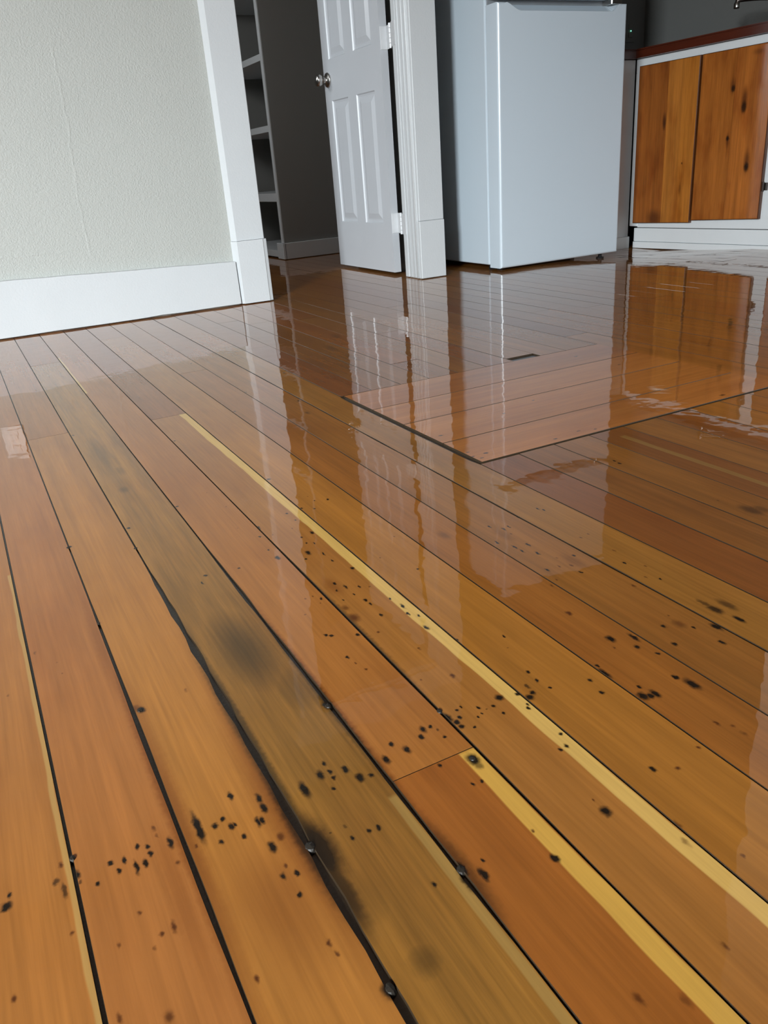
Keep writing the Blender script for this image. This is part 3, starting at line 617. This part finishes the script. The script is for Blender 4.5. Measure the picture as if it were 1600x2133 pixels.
for x in (FX0 + .045, FX1 - .05):
    for y in (3.10, 3.72):
        z = sag(x, y)
        bm = lathe([(0, 0), (.018, 0), (.019, .006), (.009, .008), (.009, .036), (0, .036)], (x, y, z + .0008), (0, 0, 1), 12)
        bm_obj('foot', bm, BLACK, fr_)

# ------------------------------------------------------------------ kitchen cabinets
CXF = 3.277          # face frame plane
KN = [(2.819, .671, .010, .013, 0, .85), (2.753, .591, .013, .022, 0, .85), (2.827, .469, .008, .010, 0, .9), (2.710, .346, .012, .018, 0, .9),
      (2.753, .62, .016, .05, 1, .8), (2.710, .37, .016, .05, 1, .8), (2.822, .68, .014, .03, 1, .7), (2.827, .46, .010, .03, 1, .7), (3.218, .57, .012, .035, 1, .95), (3.216, .55, .005, .02, 0, .5), (3.087, .375, .004, .005, 1, 1),
      (3.25, .12, .05, .04, 1, .8), (3.09, .26, .008, .03, 1, .6), (2.70, .80, .03, .012, 1, .5)]
CABW = wood('cabinet_pine_board', 1, 2, marks=KN, coat=.10, grain=1.5, contrast=2.4)
CABEDGE = wood('cabinet_edge_stain_shade', 1, 2, base=(.085, .026, .007), coat=.12)  # door edges: built-up finish, with edge shade painted into the colour
cab = tag(empty('base_cabinet', (3.55, 2.8, -.0)), 'white framed base cabinet with varnished knotty pine doors under the wood-edged countertop', 'cabinet')
def slope_box(name, y0, y1, zl0, zl1, zr0, zr1, x0, x1, mat, parent, bev=.0015):
    """board whose left end (y1) sits at zl0..zl1 and right end (y0) at zr0..zr1"""
    bm = bmesh.new(); add_box(bm, (x0, y0, 0), (x1, y1, 1))
    for v in bm.verts:
        t = (v.co.y - y0) / (y1 - y0); lo = zr0 + (zl0 - zr0) * t; hi = zr1 + (zl1 - zr1) * t
        v.co.z = lo + (hi - lo) * v.co.z
    bmesh.ops.bevel(bm, geom=list(bm.edges), offset=bev, segments=1, affect='EDGES')
    return bm_obj(name, bm, mat, parent)
CABP = paint('cabinet_paint_white', (.82, .85, .86), .35, 90, .0004)
slope_box('carcass', 1.4, 3.40, .06, .86, .10, .86, CXF + .021, 3.895, BLACK, cab)
slope_box('top_rail', 1.4, 3.443, .80, .8635, .80, .8635, CXF, CXF + .02, CABP, cab)
slope_box('stile', 3.385, 3.443, .075, .80, .075, .80, CXF, CXF + .02, CABP, cab)
slope_box('stile', 2.525, 2.640, .127, .80, .127, .80, CXF, CXF + .02, CABP, cab)
slope_box('stile', 1.4, 1.46, .127, .80, .127, .80, CXF, CXF + .02, CABP, cab)
slope_box('bottom_rail', 1.4, 3.385, .070, .127, .100, .135, CXF, CXF + .02, CABP, cab)
slope_box('kick_board', 1.4, 3.41, -.001, .066, .031, .0965, CXF + .003, CXF + .02, CABP, cab)
slope_box('shoe_strip', 1.4, 3.41, -.035, -.0025, .001, .0295, CXF - .002, CXF + .02, CABP, cab)
def cab_door(y0, y1, z0l, z0r, z1, splits, cols):
    d = empty('cabinet_door', (CXF - .01, (y0 + y1) / 2, .45)); d.parent = cab; d.matrix_parent_inverse = cab.matrix_world.inverted()
    ed = [y1] + splits + [y0]
    for k in range(len(ed) - 1):
        a, b = ed[k + 1], ed[k]
        za = z0r + (z0l - z0r) * (a - y0) / (y1 - y0); zb = z0r + (z0l - z0r) * (b - y0) / (y1 - y0)
        bm = bmesh.new(); add_box(bm, (CXF - .019, a + .0004, 0), (CXF - .0002, b - .0004, 1))
        for v in bm.verts:
            lo = za if v.co.y < (a + b) / 2 else zb; v.co.z = lo if v.co.z < .5 else z1
        fe = [e for e in bm.edges if all(v.co.x < CXF - .01 for v in e.verts)]
        outer = [e for e in fe if abs(e.verts[0].co.z - e.verts[1].co.z) < .05 or (k == 0 and e.verts[0].co.y > b - .01 and e.verts[1].co.y > b - .01) or (k == len(ed) - 2 and e.verts[0].co.y < a + .01 and e.verts[1].co.y < a + .01)]
        bmesh.ops.bevel(bm, geom=outer, offset=.007, segments=3, affect='EDGES', profile=.6)
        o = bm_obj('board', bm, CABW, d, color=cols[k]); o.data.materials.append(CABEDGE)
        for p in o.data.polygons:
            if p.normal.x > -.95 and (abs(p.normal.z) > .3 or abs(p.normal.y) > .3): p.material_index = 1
    return d
cab_door(3.018, 3.405, .092, .102, .829, [3.205], [(.32, .095, .014), (.47, .165, .024)])
cab_door(2.621, 3.008, .113, .126, .829, [2.811], [(.40, .125, .019), (.42, .13, .021)])
cab_door(2.12, 2.541, .128, .132, .829, [2.33], [(.32, .10, .020), (.35, .11, .02)])
cab_door(1.70, 2.11, .128, .132, .829, [1.93], [(.33, .10, .020), (.35, .11, .02)])
for z in (.262, .70):
    bm = bmesh.new(); add_box(bm, (CXF - .003, 2.598, z - .016), (CXF - .0003, 2.618, z + .016), .0008)
    add_tube(bm, [(CXF - .008, 2.6185, z - .02), (CXF - .008, 2.6185, z + .02)], .005, 8)
    h = bm_obj('hinge', bm, DARKMETAL, cab); h['label'] = 'dark metal hinge'

cc = tag(empty('corner_cabinet', (3.0, 3.7, 0)), 'plain white painted cabinet end in the corner beside the refrigerator', 'cabinet')
boxes('side_panel', [((2.90, 3.45, -.005), (3.2765, 3.47, .862))], CABP, cc, bev=.0015)
boxes('base_strip', [((2.90, 3.437, -.037), (3.2765, 3.4495, .022))], CABP, cc, bev=.0015)
boxes('carcass', [((2.90, 3.471, -.02), (3.262, 4.045, .862))], PAINT_DARK, cc)

bm = bmesh.new()
CTW = wood('countertop_wood', 2, 1, base=(.085, .016, .006), coat=.3)
ol = [(3.252, 1.35), (3.252, 3.425), (2.84, 3.425), (2.84, 4.045), (3.896, 4.045), (3.896, 1.35)]
add_prism(bm, ol, 2, .8645, .9055)
bmesh.ops.bevel(bm, geom=[e for e in bm.edges if abs(e.verts[0].co.z - e.verts[1].co.z) < .01], offset=.006, segments=2, affect='EDGES')
ct = tag(bm_obj('countertop', bm, CTW), 'reddish brown wood countertop with worn front edge', 'countertop')

# faucet
fa = tag(empty('kitchen_faucet', (3.70, 2.80, .906)), 'dark metal kitchen faucet with curved spout on the countertop', 'faucet')
bm_obj('base', lathe([(0, 0), (.028, 0), (.029, .006), (.020, .012), (.016, .05), (.015, .055), (0, .055)], (3.70, 2.80, .9058), (0, 0, 1)), DARKMETAL, fa, smooth=True)
pts = []
for k in range(17):
    d = 1 - (k / 16) ** 1.6
    pts.append((3.50 + .2 * d, 3.04 - .24 * d, .935 + .115 * max(0, 1 - d ** 2.2) ** .5))
pts[0] = (3.70, 2.80, .93)
pts += [(3.4965, 3.0445, 1.047), (3.4950, 3.047, 1.036)]
bm = bmesh.new(); add_tube(bm, pts, .0105, 12); bm_obj('spout', bm, DARKMETAL, fa, smooth=True)
tp = pts[-1]
a_ = bm_obj('aerator', lathe([(0, 0), (.012, 0), (.013, .006), (.013, .022), (.0108, .024), (0, .024)], (tp[0], tp[1], tp[2] - .020), (0, 0, 1), 14), CHROME, fa, smooth=True)
a_['label'] = 'bright chrome spout tip'
bm = bmesh.new(); add_tube(bm, [(3.715, 2.775, .94), (3.75, 2.74, .965)], [.008, .006], 10); bm_obj('lever', bm, DARKMETAL, fa, smooth=True)

# outlets
def outlet(x, y, z, axis, name, label, led=False):
    o = tag(empty(name, (x, y, z)), label, 'outlet')
    boxes('cover_plate', [((x - .035, y - .006, z - .0575), (x + .035, y - .0005, z + .0575))], PLATE if not led else PAINT_KITCHEN, o, bev=.0015)
    for dz in (-.02, .02):
        boxes('socket', [((x - .016, y - .009, z + dz - .014), (x + .016, y - .0055, z + dz + .014))], PLATE if not led else PAINT_KITCHEN, o, bev=.002)
    if led:
        k = NT('green_led'); k.bsdf.inputs['Emission Color'].default_value = (.25, 1, .65, 1); k.bsdf.inputs['Emission Strength'].default_value = 2.5
        q = bm_obj('indicator_light', lathe([(0, 0), (.0030, 0), (.0026, .002), (0, .003)], (x, y - .0092, z), (0, -1, 0), 10), k.m, o); q['label'] = 'tiny glowing green light'
outlet(3.789, 4.05, 1.077, 1, 'wall_outlet', 'dark wall outlet with tiny green light above the kitchen counter', True)
outlet(.050, 3.192, .375, 1, 'wall_outlet', 'white wall outlet on the grey wall above the baseboard')
